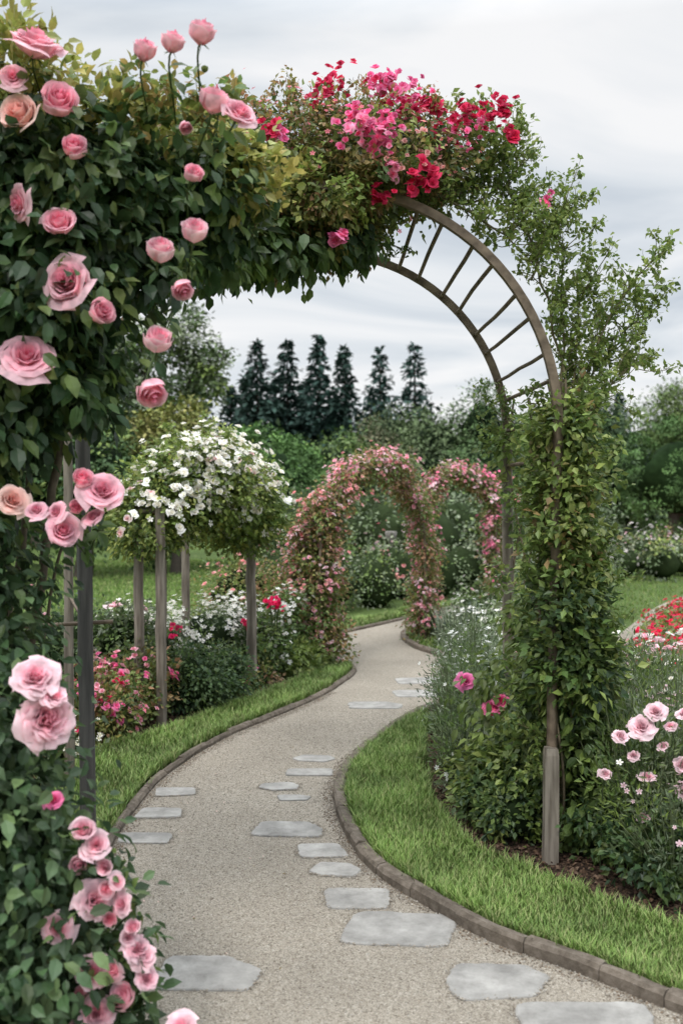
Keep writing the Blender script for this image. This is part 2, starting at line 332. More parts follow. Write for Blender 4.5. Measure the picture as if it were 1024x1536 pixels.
def stone(x,y,w,d,seed,z=.008):
    r_=np.random.default_rng(seed); rot=r_.uniform(-.22,.22)
    k=int(r_.choice([4,4,4,5,6]))
    if k==4: cs=[(-1,-1),(1,-1),(1,1),(-1,1)]
    elif k==5: cs=[(-1,-.9),(.9,-1),(1.05,.2),(.5,1),(-.95,.9)]
    else: cs=[(-1.05,-.3),(-.55,-1),(.8,-1),(1.05,.1),(.6,1),(-.8,.95)]
    cs=np.array([(a+r_.uniform(-.14,.14),b+r_.uniform(-.16,.16)) for a,b in cs]); pts=[]
    m=len(cs)
    for i in range(m):
        p=cs[i]; a=cs[i-1]; b=cs[(i+1)%m]
        for t in (0,.33,.67,1):
            s0=p+(a-p)*.17; s1=p+(b-p)*.17; q=(1-t)**2*s0+2*t*(1-t)*p+t*t*s1; pts.append(q+r_.normal(size=2)*.01)
        for t in (.33,.45,.57,.68): pts.append(p+(b-p)*t+r_.normal(size=2)*.022)
    pts=np.array(pts); n=len(pts); X=pts[:,0]*w/2; Y=pts[:,1]*d/2
    Xr=X*math.cos(rot)-Y*math.sin(rot); Yr=X*math.sin(rot)*.5+Y*math.cos(rot)
    t=.006+r_.uniform(0,.004)
    def ring(f,zz,e=.0): return np.column_stack([x+Xr*f,y+Yr*f,np.full(n,zz)])
    V=np.vstack([ring(1.02,z-.006),ring(1.,z+t*.6),ring(.97,z+t)]); mb=MB()
    F=[(q*n+i,q*n+(i+1)%n,(q+1)*n+(i+1)%n,(q+1)*n+i) for q in range(2) for i in range(n)]
    mb.add(V,F,0,(1,1,1)); mb.add(ring(.97,z+t),[list(range(n))],0,(1,1,1)); mb.build('stepping_stone',[SLATE])
    return np.column_stack([x+Xr,y+Yr])
ST=[(-.243,4.73,.315,.22),(-.095,4.46,.22,.17),(-.028,4.22,.2,.15),(.058,3.93,.25,.19),(.209,3.64,.38,.27),(.493,3.27,.34,.24),(.73,3.0,.40,.24),(-.447,3.32,.32,.26),
(-.914,4.615,.23,.133),(-.90,4.97,.22,.15),(-.888,5.33,.22,.14),(-.332,5.42,.21,.13),(-.25,5.22,.17,.10),(-.18,5.70,.25,.14),(-.167,6.0,.24,.14),
(.24,7.5,.4,.25),(.62,7.95,.4,.25),(.66,8.5,.4,.25)]
rims=[stone(*s,seed=30+i) for i,s in enumerate(ST)]
OCT=(A([1,0,0],[-.8,.2,0],[0,.9,0],[.1,-.9,0],[0,0,.6],[0,0,-.5]),np.array([[0,2,4],[2,1,4],[1,3,4],[3,0,4],[2,0,5],[1,2,5],[3,1,5],[0,3,5]]),np.zeros(6))
GP=[(.34,.30,.245),(.22,.185,.145),(.45,.42,.37),(.28,.235,.18)]
mb=MB(); pathpoly=np.vstack([L,R[::-1]]); P2=scat(pathpoly,80000); P2=P2[(P2[:,1]>2.7)&(P2[:,1]<7.5)][:30000]; n=len(P2)
place(mb,OCT,np.column_stack([P2,np.full(n,.009)]),rnd(n)*A(1,1,.2),A(0,0,1)+rnd(n)*.3,rng.uniform(.0013,.0042,n),0,palmix(GP,n)*rng.uniform(.6,1.15,(n,1)))
for cv,sg in((R,.05),(L,-.045)):
    c=offset(cv,sg); c=c[(c[:,1]>2.8)&(c[:,1]<8)]; n=5000; q=c[rng.integers(0,len(c),n)]+rng.normal(size=(n,2))*.022
    place(mb,OCT,np.column_stack([q,np.full(n,.010)]),rnd(n)*A(1,1,.2),A(0,0,1)+rnd(n)*.3,rng.uniform(.002,.006,n),0,palmix(GP+[(.14,.10,.07),(.2,.14,.09)],n)*rng.uniform(.6,1.1,(n,1)))
for rm in rims[:12]:
    n=420; q=rm[rng.integers(0,len(rm),n)]+rng.normal(size=(n,2))*.010
    place(mb,OCT,np.column_stack([q,np.full(n,.013)]),rnd(n)*A(1,1,.2),A(0,0,1)+rnd(n)*.3,rng.uniform(.0015,.005,n),0,palmix(GP,n)*rng.uniform(.65,1.05,(n,1)))
mb.build('path_pebbles',[PEB])
mb=MB()
for pl in (np.vstack([Ro,A((1.0,7.3),(1.6,7.6),(3.4,6),(3.4,2.0))]),np.vstack([Lo,A((-1.5,10.5),(-2.2,8),(-2.4,4))])):
    n=14000; P2=scat(pl,n)
    place(mb,OCT,np.column_stack([P2,rng.uniform(.004,.018,n)]),rnd(n)*A(1,1,.3),A(0,0,1)+rnd(n)*.6,rng.uniform(.005,.018,n),0,palmix([(.08,.045,.03),(.035,.02,.013),(.13,.08,.05),(.17,.115,.08)],n))
mb.build('bark_mulch',[PEB])
mb=MB(); P2=scat(pathpoly,4000); P2=P2[(P2[:,1]>2.8)&(P2[:,1]<7)&(P2[:,0]<-.2)][:40]; n=len(P2)
place(mb,T_LEAF,np.column_stack([P2,np.full(n,.012)]),rnd(n)*A(1,1,0.05),A(0,0,1)+rnd(n)*.15,rng.uniform(.010,.016,n),1,palmix([(.7,.5,.45),(.2,.16,.07),(.2,.14,.06)],n)); mb.build('fallen_petals')
sheet('tilled_field',[(5,25),(26,24),(32,38),(7,38)],.004,FIELD)
sheet('narrow_side_path',np.vstack([offset(pp,.12),offset(pp,-.12)[::-1]]),.006,GRAVEL)

# ------------------------------------------------------------------ main arch
arch=empty('garden_rose_arch')
cx,cz=-.093,1.905
def arcpts(x0,r,y,n=48,rl=None): 
    a=np.linspace(0,math.pi,n); rl=rl or r; rx=np.where(a<math.pi/2,r,rl); return np.column_stack([x0+rx*np.cos(a),np.full(n,y),cz+r*np.sin(a)])
mb=MB(); tube(mb,arcpts(cx,1.035,4.36),.026,0,(1,1,1),4,False,True); mb.build('front_hoop',[RUST],arch)
mb=MB(); tube(mb,arcpts(cx-.01,.985,5.35,rl=1.36),.026,0,(1,1,1),4,False,True); mb.build('rear_hoop',[RUST],arch)
mb=MB()
for i in range(22):
    a=math.radians(2+i*8+ (.8 if i%2 else -.6)); k2=.98 if a<math.pi/2 else 1.35
    p0=A(cx+1.03*math.cos(a),4.37,cz+1.03*math.sin(a)); p1=A(cx-.01+k2*math.cos(a),5.34,cz+.98*math.sin(a))
    tube(mb,np.linspace(p0,p1,5)+rng.normal(size=(5,3))*.002,.010,0,(1,1,1),6)
mb.build('rungs',[RUST],arch)
def post(name,x0,x1,y,r,z1,mat,par,k=10,z0=-.05):
    mb=MB(); n=14; z=np.linspace(z0,z1,n); x=np.interp(z,[z0,z1],[x0,x1]); 
    tube(mb,np.column_stack([x+rng.normal(size=n)*.002,np.full(n,y)+rng.normal(size=n)*.002,z]),r*np.linspace(1.05,.95,n),0,(1,1,1),k); return mb.build(name,[mat],par)
post('front_right_post',.905,.942,4.36,.025,1.92,RUST,arch,4)
mb=MB(); tube(mb,[A(.90,4.33,-.05),A(.905,4.33,.2),A(.905,4.33,.47),A(.906,4.33,.5)],[.044,.042,.042,.036],0,(1,1,1),4,False,True); mb.build('front_right_stake',[POST],arch)
post('rear_right_post',.90,.882,5.35,.03,1.93,POST,arch,8)
post('front_left_post',-1.10,-1.128,4.36,.034,1.92,DPOST,arch)
post('rear_left_post',-1.45,-1.463,5.35,.026,1.93,POST,arch)
mb=MB(); tube(mb,np.linspace(A(-1.12,4.36,1.05),A(-1.45,5.35,1.05),4),.01,0,(1,1,1),6); tube(mb,np.linspace(A(.93,4.36,1.75),A(.885,5.35,1.75),4),.01,0,(1,1,1),6)
tube(mb,np.linspace(A(-1.5,4.3,1.02),A(-1.0,4.38,1.04),4),.009,0,(1,1,1),6); mb.build('side_rails',[RUST],arch)

G_DARK=[(.026,.055,.023),(.04,.075,.03),(.06,.095,.038),(.035,.062,.03)]
G_MID=[(.06,.10,.027),(.085,.13,.034),(.05,.085,.027),(.105,.14,.04)]
G_LIGHT=[(.12,.17,.04),(.15,.20,.05),(.10,.14,.038),(.18,.21,.06)]
G_BRONZE=[(.13,.14,.035),(.21,.14,.06),(.09,.11,.03),(.19,.17,.05),(.24,.13,.075),(.08,.10,.03)]
G_GREY=[(.11,.135,.085),(.14,.165,.105),(.09,.115,.07),(.17,.185,.13)]
mb=MB()
clear=lambda P:(((P[:,0]-cx)**2+(P[:,2]-cz)**2)>1.10**2)|(P[:,2]<1.98)|(P[:,0]<.25)
TB=[(-.80,4.6,2.93,.3,.5,.28),(-.56,4.7,3.0,.32,.5,.31),(-.19,4.75,3.07,.32,.5,.31),(.13,4.75,3.12,.31,.45,.25),(.40,4.8,3.15,.2,.4,.19),(-.45,4.6,2.80,.28,.42,.16),(-.15,4.65,2.80,.2,.4,.13),(.0,4.75,2.86,.16,.4,.12),(-.35,4.3,2.84,.28,.16,.15),(-.05,4.28,2.9,.22,.14,.14),(.17,4.3,2.96,.14,.12,.11)]
foliage(mb,TB,46000,.036,G_BRONZE+G_BRONZE+G_MID+G_LIGHT[:2]+G_DARK[1:3],shell=.35,cr=.2,per=35,bright=.4,keep=clear)
foliage(mb,[(-.65,4.4,2.70,.2,.3,.15),(-.35,4.35,2.68,.2,.25,.08),(-.05,4.5,2.74,.14,.3,.07),(.08,4.6,2.76,.08,.2,.06)],2800,.062,G_DARK+G_MID+G_LIGHT[:1],T=T_BIG,droop=1.2,shell=.2,cr=.35)
outs=[]
for i in range(110):
    b=TB[rng.integers(0,5)]; d=nrm(A(rng.normal()*.5,rng.normal()*.5-.2,1)); p=A(*b[:3])+d*A(*b[3:])*.9; branch(mb,p,d,.14,.003,1,outs,3,(.14,.10,.05))
leaves_on(mb,outs,4600,.026,G_BRONZE+[(.28,.13,.08),(.22,.21,.06)],.012)
clr2=lambda P:((((P[:,0]-cx)**2+(P[:,2]-cz)**2)>1.13**2)|(P[:,0]<.3))&(P[:,2]<3.46)&(P[:,2]<3.52-.35*np.maximum(0,P[:,0]-.75)*2.2)
outs=[]
for base,pts in enumerate([
  [(1.07,4.7,1.85),(1.17,4.75,2.25),(1.32,4.75,2.52),(1.47,4.75,2.70)],
  [(1.08,4.8,1.9),(1.22,4.85,2.2),(1.35,4.85,2.35),(1.42,4.8,2.45)],
  [(1.06,4.7,1.9),(1.10,4.75,2.2),(1.14,4.8,2.5),(1.22,4.8,2.66)],
  [(1.06,4.7,2.0),(1.04,4.75,2.45),(1.05,4.75,2.75),(.95,4.75,2.98)],
  [(1.06,4.7,2.1),(.98,4.72,2.5),(.90,4.72,2.8),(.78,4.72,3.05)],
  [(.90,4.7,2.6),(.95,4.75,2.8),(1.02,4.75,2.90),(1.08,4.75,2.93)],
  [(.50,4.75,2.98),(.66,4.75,3.15),(.76,4.75,3.25),(.84,4.72,3.36)],
  [(.5,4.75,3.0),(.57,4.75,3.15),(.62,4.75,3.25),(.6,4.75,3.36)],
  [(.48,4.75,2.98),(.66,4.72,2.98),(.78,4.72,3.06),(.86,4.72,3.18)],
  [(1.05,4.6,1.8),(1.15,4.65,1.98),(1.27,4.68,2.1),(1.36,4.7,2.2)],
  [(.45,4.6,2.97),(.62,4.6,2.88),(.76,4.6,2.78),(.88,4.6,2.66)]]):
    c=[]; pts=[A(*q) for q in pts]
    for i in range(3):
        for t in (0,.33,.66): c.append(pts[i]*(1-t)+pts[i+1]*t+rng.normal(size=3)*.008)
    c.append(pts[-1]); c=np.array(c); tube(mb,c,np.linspace(.007,.003,len(c)),2,(.15,.13,.07),5); outs.append(c)
    for k in range(1,len(c)):
        for q in range(3): branch(mb,c[k],nrm(nrm(c[k]-c[k-1])*.7+rnd(1)[0]*.9+A(.1,0,.2)),rng.uniform(.10,.22),.0028,1,outs,2,(.15,.14,.07),.2,keep=clr2)
leaves_on(mb,outs,10500,.031,G_LIGHT+G_LIGHT+[(.20,.24,.07)]+G_MID[:2],.013,keep=clr2)
o2=[]
for k in range(4): branch(mb,A(.90,5.2,1.9+.03*k),nrm(A(-.6,0,.5)+rnd(1)[0]*.4),.2,.003,1,o2,3,(.12,.11,.06))
for k in range(3): branch(mb,A(.22,4.7,2.78),nrm(A(.2,0,-.5)+rnd(1)[0]*.4),.12,.003,1,o2,2,(.12,.11,.06))
leaves_on(mb,o2,360,.03,G_LIGHT+G_MID,.012)
RC=[(1.0,4.5,1.90,.14,.22,.17),(1.0,4.5,1.65,.13,.22,.2),(1.0,4.45,1.38,.12,.22,.2),(1.0,4.45,1.1,.15,.22,.2),(1.02,4.45,.86,.18,.22,.22),(1.03,4.65,.58,.21,.22,.25),(.98,4.8,.3,.24,.25,.25)]
foliage(mb,RC[:3],6400,.042,G_LIGHT+G_LIGHT+G_MID+G_BRONZE[:2],shell=.1,cr=.28,per=16,bright=.4)
foliage(mb,RC[3:],13000,.046,G_MID+G_LIGHT+G_DARK[1:],shell=.3,cr=.22,per=22,bright=.45)
foliage(mb,[(1.04,4.5,.75,.15,.15,.3),(.80,5.15,.40,.11,.2,.38),(1.12,4.45,.3,.12,.15,.28),(.93,5.0,.9,.05,.2,.3)],2700,.055,G_MID+G_LIGHT,T=T_BIG,droop=.9,shell=.2,cr=.3)
foliage(mb,[(.86,5.3,1.88,.10,.1,.12),(.83,5.25,1.2,.03,.05,.15),(.90,5.25,1.55,.04,.05,.2)],520,.042,G_LIGHT+G_MID,shell=.1,cr=.3,per=15)
# side shoots that break the column's outline
o3=[]
for i in range(46):
    z=rng.uniform(.35,2.0); s_=rng.choice([-1,1]); branch(mb,A(1.0+s_*.08,4.45,z),nrm(A(s_,rng.normal()*.5-.3,.4)),rng.uniform(.1,.2),.0026,1,o3,2,(.14,.13,.06),.25,.05)
leaves_on(mb,o3,2300,.034,G_LIGHT+G_MID,.012)
for i in range(9):
    z=np.linspace(0,2.1,26); ph=rng.uniform(0,6.28); y0=rng.choice([4.42,5.28,4.55,4.5]); x=.96+.05*np.sin(z*3.5+ph)+rng.normal()*.03; y=y0+.06*np.cos(z*4+ph); tube(mb,np.column_stack([x,y,z]),.006,2,(.15,.12,.08),5)
RED=((.45,.01,.05),(.68,.04,.12)); HOT=((.80,.08,.28),(.92,.26,.48)); PINK=((.78,.25,.34),(.90,.52,.60)); PALE=((.82,.45,.52),(.92,.72,.76)); WHITE=((.75,.68,.35),(.88,.86,.82))
for x,z,c,m,sp,s in [(-.036,3.43,RED,26,.045,.036),(-.1,3.40,RED,12,.03,.032),(.185,3.45,HOT,26,.028,.036),(.185,3.43,RED,10,.03,.034),(.285,3.37,HOT,16,.05,.034),(.285,3.37,RED,18,.05,.034),(.36,3.38,HOT,18,.04,.034),(.41,3.36,RED,16,.02,.042),(.065,3.28,HOT,30,.04,.036),(.165,3.23,HOT,36,.045,.04),(.12,3.27,((.85,.2,.42),(.94,.45,.6)),22,.05,.034),(.21,3.07,((.85,.2,.42),(.94,.45,.6)),16,.03,.042),(.38,3.02,RED,18,.026,.042),(.35,3.0,RED,10,.026,.038),(.17,2.94,RED,10,.016,.042),(-.012,2.75,HOT,12,.015,.042),(-.33,3.24,RED,14,.022,.04),(-.265,3.23,HOT,10,.018,.038),(.57,3.32,RED,24,.04,.034),(.62,3.28,HOT,10,.04,.03),(.68,3.30,RED,22,.04,.036),(.77,3.21,RED,9,.013,.042),(.73,3.34,RED,12,.018,.036),(.93,2.93,HOT,5,.012,.034),(-.37,2.85,PALE,6,.02,.04),(1.10,1.80,HOT,4,.012,.036),(.5,3.2,HOT,14,.05,.028),(.47,3.26,RED,12,.04,.03),(.45,3.12,((.75,.3,.3),(.85,.45,.42)),20,.07,.022),(.3,3.15,((.75,.3,.3),(.85,.45,.42)),16,.07,.022)]:
    yy=4.22 if x<.45 and z<3.35 else 4.5; k=yy/4.5; P=A(x*k,yy,1.6+(z-1.6)*k)+rng.normal(size=(m,3))*sp
    flowers(mb,P,A(0,-.7,.5)+rnd(m)*.5,s,PUFF,*c,vary=.25)
flowers_on(mb,TB[2:5],300,.022,[DAISY],(.7,.15,.2),(.85,.25,.33),lo=1.,hi=1.2,clus=6,cr=.05)
flowers_on(mb,TB[:5],260,.018,[DAISY],(.5,.35,.1),(.6,.28,.14),lo=1.,hi=1.2,clus=6,cr=.05)
mb.build('climbing_rose_on_arch')

# ------------------------------------------------------------------ near left pink rose climber
mb=MB()
NB=[(-1.0,3.3,2.66,.26,.28,.28),(-1.0,3.3,2.25,.25,.3,.32),(-.74,3.45,2.66,.2,.28,.19),(-.50,3.6,2.70,.2,.25,.16),(-.72,3.45,2.42,.17,.25,.18),(-.88,3.35,1.98,.12,.22,.18),(-1.12,3.3,1.9,.14,.25,.3),(-1.22,3.2,1.5,.15,.22,.3),(-.46,3.7,2.52,.14,.2,.1),(-1.35,3.4,2.3,.3,.4,.6)]
foliage(mb,NB,14000,.066,G_DARK+G_DARK+[(.08,.12,.035),(.10,.14,.04),(.13,.16,.05)],T=T_BIG,shell=.3,cr=.22,per=10,droop=.8,bright=.45)
foliage(mb,[(-.95,3.3,2.93,.2,.2,.06),(-.74,3.4,2.88,.12,.15,.08),(-1.05,3.2,2.95,.1,.2,.14),(-.5,3.5,2.86,.12,.12,.06),(-.35,3.6,2.75,.12,.12,.15)],2000,.046,[(.24,.24,.06),(.30,.25,.08),(.16,.19,.05)],T=T_BIG,droop=-.2,shell=.2,cr=.3,per=12)
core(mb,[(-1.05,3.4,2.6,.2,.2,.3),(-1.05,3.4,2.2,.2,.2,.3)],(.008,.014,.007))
for pts,r in(([(-1.15,3.5,0),(-1.13,3.5,.7),(-1.05,3.5,1.3),(-.98,3.45,1.7),(-.9,3.4,2.2)],.022),([(-1.2,3.6,0),(-1.22,3.6,.9),(-1.12,3.55,1.5),(-1.05,3.5,2.1)],.017),([(-1.1,3.5,.8),(-.95,3.45,1.45),(-.82,3.3,1.58),(-.74,3.05,1.6)],.007)):
    c=cr([p for p in pts],.08); c=c+rng.normal(size=c.shape)*.005; tube(mb,c,np.linspace(r,r*.6,len(c)),2,(.12,.095,.07),8)
NR=[(-.92,2.96,.13),(-.974,2.75,.115),(-.854,2.784,.13),(-.804,2.644,.092),(-.974,2.476,.09),(-.85,2.42,.10),(-.828,2.24,.125),(-.728,2.148,.098),(-.948,2.016,.13),(-.548,2.332,.105),(-.444,2.39,.10),(-.448,2.564,.066),(-.48,2.22,.074),(-.552,2.06,.108),(-.572,1.91,.112),(-.594,2.936,.09),(-.508,2.96,.08),(-.42,2.99,.10),(-.388,2.786,.11),(-.308,2.75,.085),(-.72,1.61,.10),(-.78,1.644,.07),(-.838,1.49,.076),(-.99,1.58,.07),(-.47,2.706,.045),(-.748,1.53,.05),(-.86,1.545,.05),(-.99,2.86,.06),(-.80,1.56,.05),(-.92,1.55,.05)]
for i,(x,z,s) in enumerate(NR):
    P=A(x,3.0,z); N=nrm(A(rng.normal()*.5+ (x+.8)*.5,-1,.45+rng.normal()*.45))
    if i in(12,14,24): N=nrm(A(.3,-.6,-.6))
    if i in(0,15,16,17,18): N=nrm(A(.3,-.5,1.))
    if i in(9,10,13): N=nrm(A(.2,-.6,.7))
    base=P+A(0,.02,0)-N*s*.2
    T=ROSES[rng.integers(0,4)] if i not in(12,13,14,9,10,11,15,16,17,18,2,21) else ROSES[2]
    k=rng.uniform(.9,1.1); ca=A(.80,.24,.36)*k; cb=A(.95,.62,.69)
    if i in(9,10,13): cb=A(.95,.74,.78)
    if i in(1,23): ca=A(.88,.42,.38); cb=A(.95,.70,.64)
    sm=1.2 if s>.08 else 1.3
    place(mb,T,base[None],rnd(1),N[None],s*sm,1,ca,cb,axis='flower',smooth=True)
    tgt=A(-.85,3.4,z-.12) if x<-.6 else A(-.55,3.6,max(z-.1,2.35)); 
    if z>2.8: tgt=A(x-.05,3.5,2.7)
    c=np.array([base-N*s*.08,base-N*.05,(base-N*.06+tgt)/2+A(0,0,.03),tgt]); c=cr(c,.03); tube(mb,c,.0032,2,(.06,.09,.03),5)
    for q in range(7):
        t=c[rng.integers(1,len(c))]; place(mb,T_BIG,t[None]+rng.normal(size=(1,3))*.012,rnd(1)+A(0,0,-.5),A(0,-.3,.8)+rnd(1)*.5,.06,0,palmix(G_DARK+G_MID,1))
    place(mb,T_THIN,np.repeat((base-N*s*.06)[None],5,0),-N+rnd(5)*1.2,rnd(5),s*.35,0,(.06,.1,.03))
outs=[]
for x,z in((-.64,2.98),(-.43,2.93),(-.5,2.87),(-.7,2.9),(-.36,2.86)):
    p=A(x-.02,3.3,z-.25); branch(mb,p,A(0,-.2,1),.26,.003,1,outs,3,(.07,.1,.04)); place(mb,ROSES[2],A(x,3.15,z)[None],rnd(1),A(0,0,1)[None],.035,1,(.15,.2,.06),(.2,.25,.08),axis='flower',smooth=True)
leaves_on(mb,outs,420,.042,[(.16,.19,.05),(.08,.13,.04),(.24,.17,.06)],.02,T=T_BIG)
mb.build('pink_climbing_rose')

mb=MB()
BB=[(-.92,2.85,.62,.2,.25,.30),(-.88,2.8,.28,.25,.3,.28),(-1.0,2.95,.95,.14,.2,.16),(-.70,2.85,.15,.14,.2,.16),(-1.1,3.2,1.2,.15,.2,.3),(-1.2,2.9,.5,.3,.4,.5),(-.95,2.6,.15,.2,.2,.2)]
foliage(mb,BB,9500,.050,G_DARK+[(.06,.10,.05),(.07,.11,.05),(.09,.13,.05)],T=T_BIG,shell=.3,cr=.25,per=10,droop=.6,bright=.45)
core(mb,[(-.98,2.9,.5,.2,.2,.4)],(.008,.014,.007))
S18=[(-.82,1.11,.09,1),(-.785,.995,.12,1),(-.77,1.06,.06,1),(-.69,.70,.07,0),(-.655,.66,.06,0),(-.705,.605,.065,0),(-.635,.60,.05,0),(-.63,.54,.05,0),(-.66,.51,.075,1),(-.59,.50,.05,1),(-.76,.435,.075,0),(-.545,.38,.06,1),(-.53,.36,.05,1),(-.665,.32,.08,1),(-.61,.32,.055,0),(-.585,.25,.095,0),(-.655,.21,.075,1),(-.79,.18,.08,0),(-.845,.16,.065,0),(-.43,.165,.08,0),(-.56,.44,.045,0),(-.75,.165,.055,1),(-.70,.26,.05,0),(-.52,.30,.05,1),(-.77,.78,.045,2),(-.57,.41,.04,0),(-.60,.56,.04,0),(-.67,.64,.05,0),(-.62,.46,.05,0)]
outs=[]
for x,z,s,ty in S18:
    P=A(x,2.68,z); N=nrm(A(.25+rng.normal()*.4,-.8,.6+rng.normal()*.35)); T=PEONY[rng.integers(0,2)] if ty==1 else ROSES[rng.integers(0,4)]
    ca,cb=((.84,.36,.46),(.95,.70,.75)) if ty!=2 else HOT
    place(mb,T,P[None]-N*s*.2,rnd(1),N[None],s*1.1,1,ca,cb,axis='flower',smooth=True)
    c=cr([P-N*s*.25,P-N*.06,A(x*.8-.18,2.85,max(.03,z-.15))],.03); tube(mb,c,.003,2,(.06,.09,.03),5); outs.append(c)
leaves_on(mb,outs,560,.04,G_DARK+G_MID,.02,T=T_BIG)
mb.build('pink_rose_shrub')

# ------------------------------------------------------------------ white rose pergola (left)
pg=empty('rose_pergola')
for i,(x,y,r,h) in enumerate([(-1.40,6.95,.035,1.5),(-1.30,7.3,.022,1.5),(-1.23,6.85,.035,1.5),(-.72,8.1,.04,1.5),(-1.30,8.4,.035,1.5)]): post('post_%d'%(i+1),x,x+rng.normal()*.01,y,r,h,POST,pg)
mb=MB(); 
for a,b in(((-1.4,6.95),(-1.3,8.4)),((-1.23,6.85),(-.72,8.1)),((-1.4,6.9),(-1.2,6.9)),((-1.3,8.4),(-.72,8.1))): tube(mb,np.linspace(A(*a,1.48),A(*b,1.48),4),.018,0,(1,1,1),6)
mb.build('beams',[POST],pg)
mb=MB()
WB=[(-1.25,7.3,1.55,.34,.45,.30),(-.98,7.5,1.68,.34,.45,.34),(-.72,7.8,1.55,.26,.35,.28),(-1.38,7.1,1.42,.24,.4,.26),(-.80,7.9,1.3,.3,.25,.16),(-1.15,7.4,1.82,.28,.4,.17)]
foliage(mb,WB,26000,.043,G_LIGHT+G_LIGHT+G_MID+[(.26,.27,.07),(.22,.25,.06)],shell=.4,cr=.2,per=30,bright=.35)
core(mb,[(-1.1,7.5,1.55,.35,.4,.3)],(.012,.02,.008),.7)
WH=((.88,.82,.68),(.95,.93,.91))
flowers_on(mb,WB,1500,.050,[DAISY]+PUFF,*WH,lo=1.0,hi=1.18,clus=3,cr=.05,mask=lambda P:(P[:,0]>-1.15)&(P[:,2]>1.25))
flowers_on(mb,WB,380,.048,[DAISY]+PUFF,*WH,lo=1.0,hi=1.15,clus=3,cr=.045)
flowers_on(mb,WB[1:5],90,.05,PUFF,(.85,.55,.55),(.93,.80,.79),lo=1.,hi=1.15)
outs=[]
for i in range(40):
    b=WB[rng.integers(0,6)]; d=nrm(rnd(1)[0]+A(0,0,.3)); branch(mb,A(*b[:3])+d*A(*b[3:])*.9,d,.16,.003,1,outs,3,(.10,.12,.04))
leaves_on(mb,outs,2000,.035,G_LIGHT,.012)
mb.build('white_climbing_rose')

# ------------------------------------------------------------------ pink arches
def pink_arch(name,fa,p0,p1,top,rad,nl,nf,seed,cols):
    e=empty(name); mb=MB(); x0,y0=p0; x1,y1=p1; zc=top-abs(math.hypot(x1-x0,y1-y0))/2
    pts=[]
    w=math.hypot(x1-x0,y1-y0)/2; cxm,cym=(x0+x1)/2,(y0+y1)/2
    for z in np.linspace(.05,zc,8,endpoint=False): pts.append((x0,y0,z))
    for a in np.linspace(math.pi,0,15): 
        k=math.cos(a); pts.append((cxm+(x1-x0)/2*k,cym+(y1-y0)/2*k,zc+w*math.sin(a)))
    for z in np.linspace(zc,.05,9)[1:]: pts.append((x1,y1,z))
    pts=np.array(pts)
    for dy in(-.18,.18): tube(mb,pts+A(0,dy,0),.014,0,(1,1,1),6)
    for q in pts[::2]: tube(mb,np.linspace(q+A(0,-.18,0),q+A(0,.18,0),3),.008,0,(1,1,1),5)
    mb.build('hoop_frame',[RUST],e)
    mb=MB(); bl=[(p[0]+rng.normal()*.03,p[1],p[2]+rng.normal()*.03,rad*rng.uniform(.8,1.25)*(fa(p)),.28,rad*rng.uniform(.8,1.2)) for p in pts]
    foliage(mb,bl,nl,.042,G_MID+G_BRONZE+G_LIGHT[:1]+[(.24,.13,.08)],shell=.2,cr=.35,per=20,bright=.35)
    for c,fr in cols: flowers_on(mb,bl,int(nf*fr),.038,PUFF+[DAISY],*c,lo=.85,hi=1.25,clus=5,cr=.045,vary=.25)
    mb.build('climbing_rose',MATS,e)
SAL=((.68,.22,.24),(.85,.45,.44)); 
pink_arch('pink_rose_arch',lambda p:1.35 if p[0]<0.05 and p[2]<1.3 else (.65 if p[0]>.8 else .95),(-.20,9.35),(.88,10.7),1.86,.135,20000,1900,1,[(SAL,.3),(PINK,.4),(PALE,.3)])
pink_arch('pink_rose_arch',lambda p:.85,(1.02,12.2),(1.93,12.7),1.86,.13,11000,1500,2,[(PINK,.4),(PALE,.25),(((.78,.14,.3),(.9,.34,.5)),.35)])
mb=MB(); b=[(-.36,9.5,.5,.24,.3,.5),(-.3,9.5,1.0,.2,.3,.4),(-.22,9.4,1.35,.16,.3,.25)]
foliage(mb,b,8000,.045,G_MID+G_BRONZE,per=20); flowers_on(mb,b,420,.04,PUFF,*SAL,clus=5,cr=.05,vary=.3); flowers_on(mb,b,300,.04,PUFF,*PALE,clus=5,cr=.05,mask=lambda P:P[:,2]>.4); mb.build('pink_shrub_rose')

def shrub(name,blobs,n,size,pal,fl=None,T=T_LEAF,mat=0,c=True,per=30,ccol=(.012,.02,.008),droop=.2,cr_=.22):
    mb=MB(); foliage(mb,blobs,n,size,pal,mat=mat,T=T,per=per,droop=droop,cr=cr_)
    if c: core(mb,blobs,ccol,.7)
    for f in(fl or []): flowers_on(mb,blobs,f[0],f[1],f[2],*f[3],clus=f[4],cr=f[5],vary=.2,hi=1.2)
    return mb.build(name)
shrub('boxwood_shrub',[(-1.08,7.35,.22,.24,.28,.26),(-.9,7.7,.2,.2,.25,.22)],7000,.035,G_DARK+G_MID)
shrub('rose_shrub',[(-1.62,6.5,.2,.28,.3,.24),(-1.45,7.0,.25,.25,.3,.25)],6500,.04,G_BRONZE+G_MID,[(60,.045,PUFF,HOT,3,.04),(60,.045,PUFF,PINK,3,.04),(30,.045,PUFF,RED,3,.04)],c=False)
shrub('white_flower_shrub',[(-1.15,8.6,.35,.4,.35,.3),(-1.6,8.2,.35,.35,.4,.3),(-.85,8.8,.38,.25,.3,.26)],8500,.035,G_MID+G_GREY,[(850,.045,[DAISY],WH,6,.06)])
shrub('bronze_leaf_shrub',[(-.95,9.6,.58,.38,.4,.45),(-.6,9.3,.4,.3,.3,.4)],9000,.04,G_BRONZE+G_MID+G_LIGHT,[(70,.04,PUFF,SAL,4,.05)])
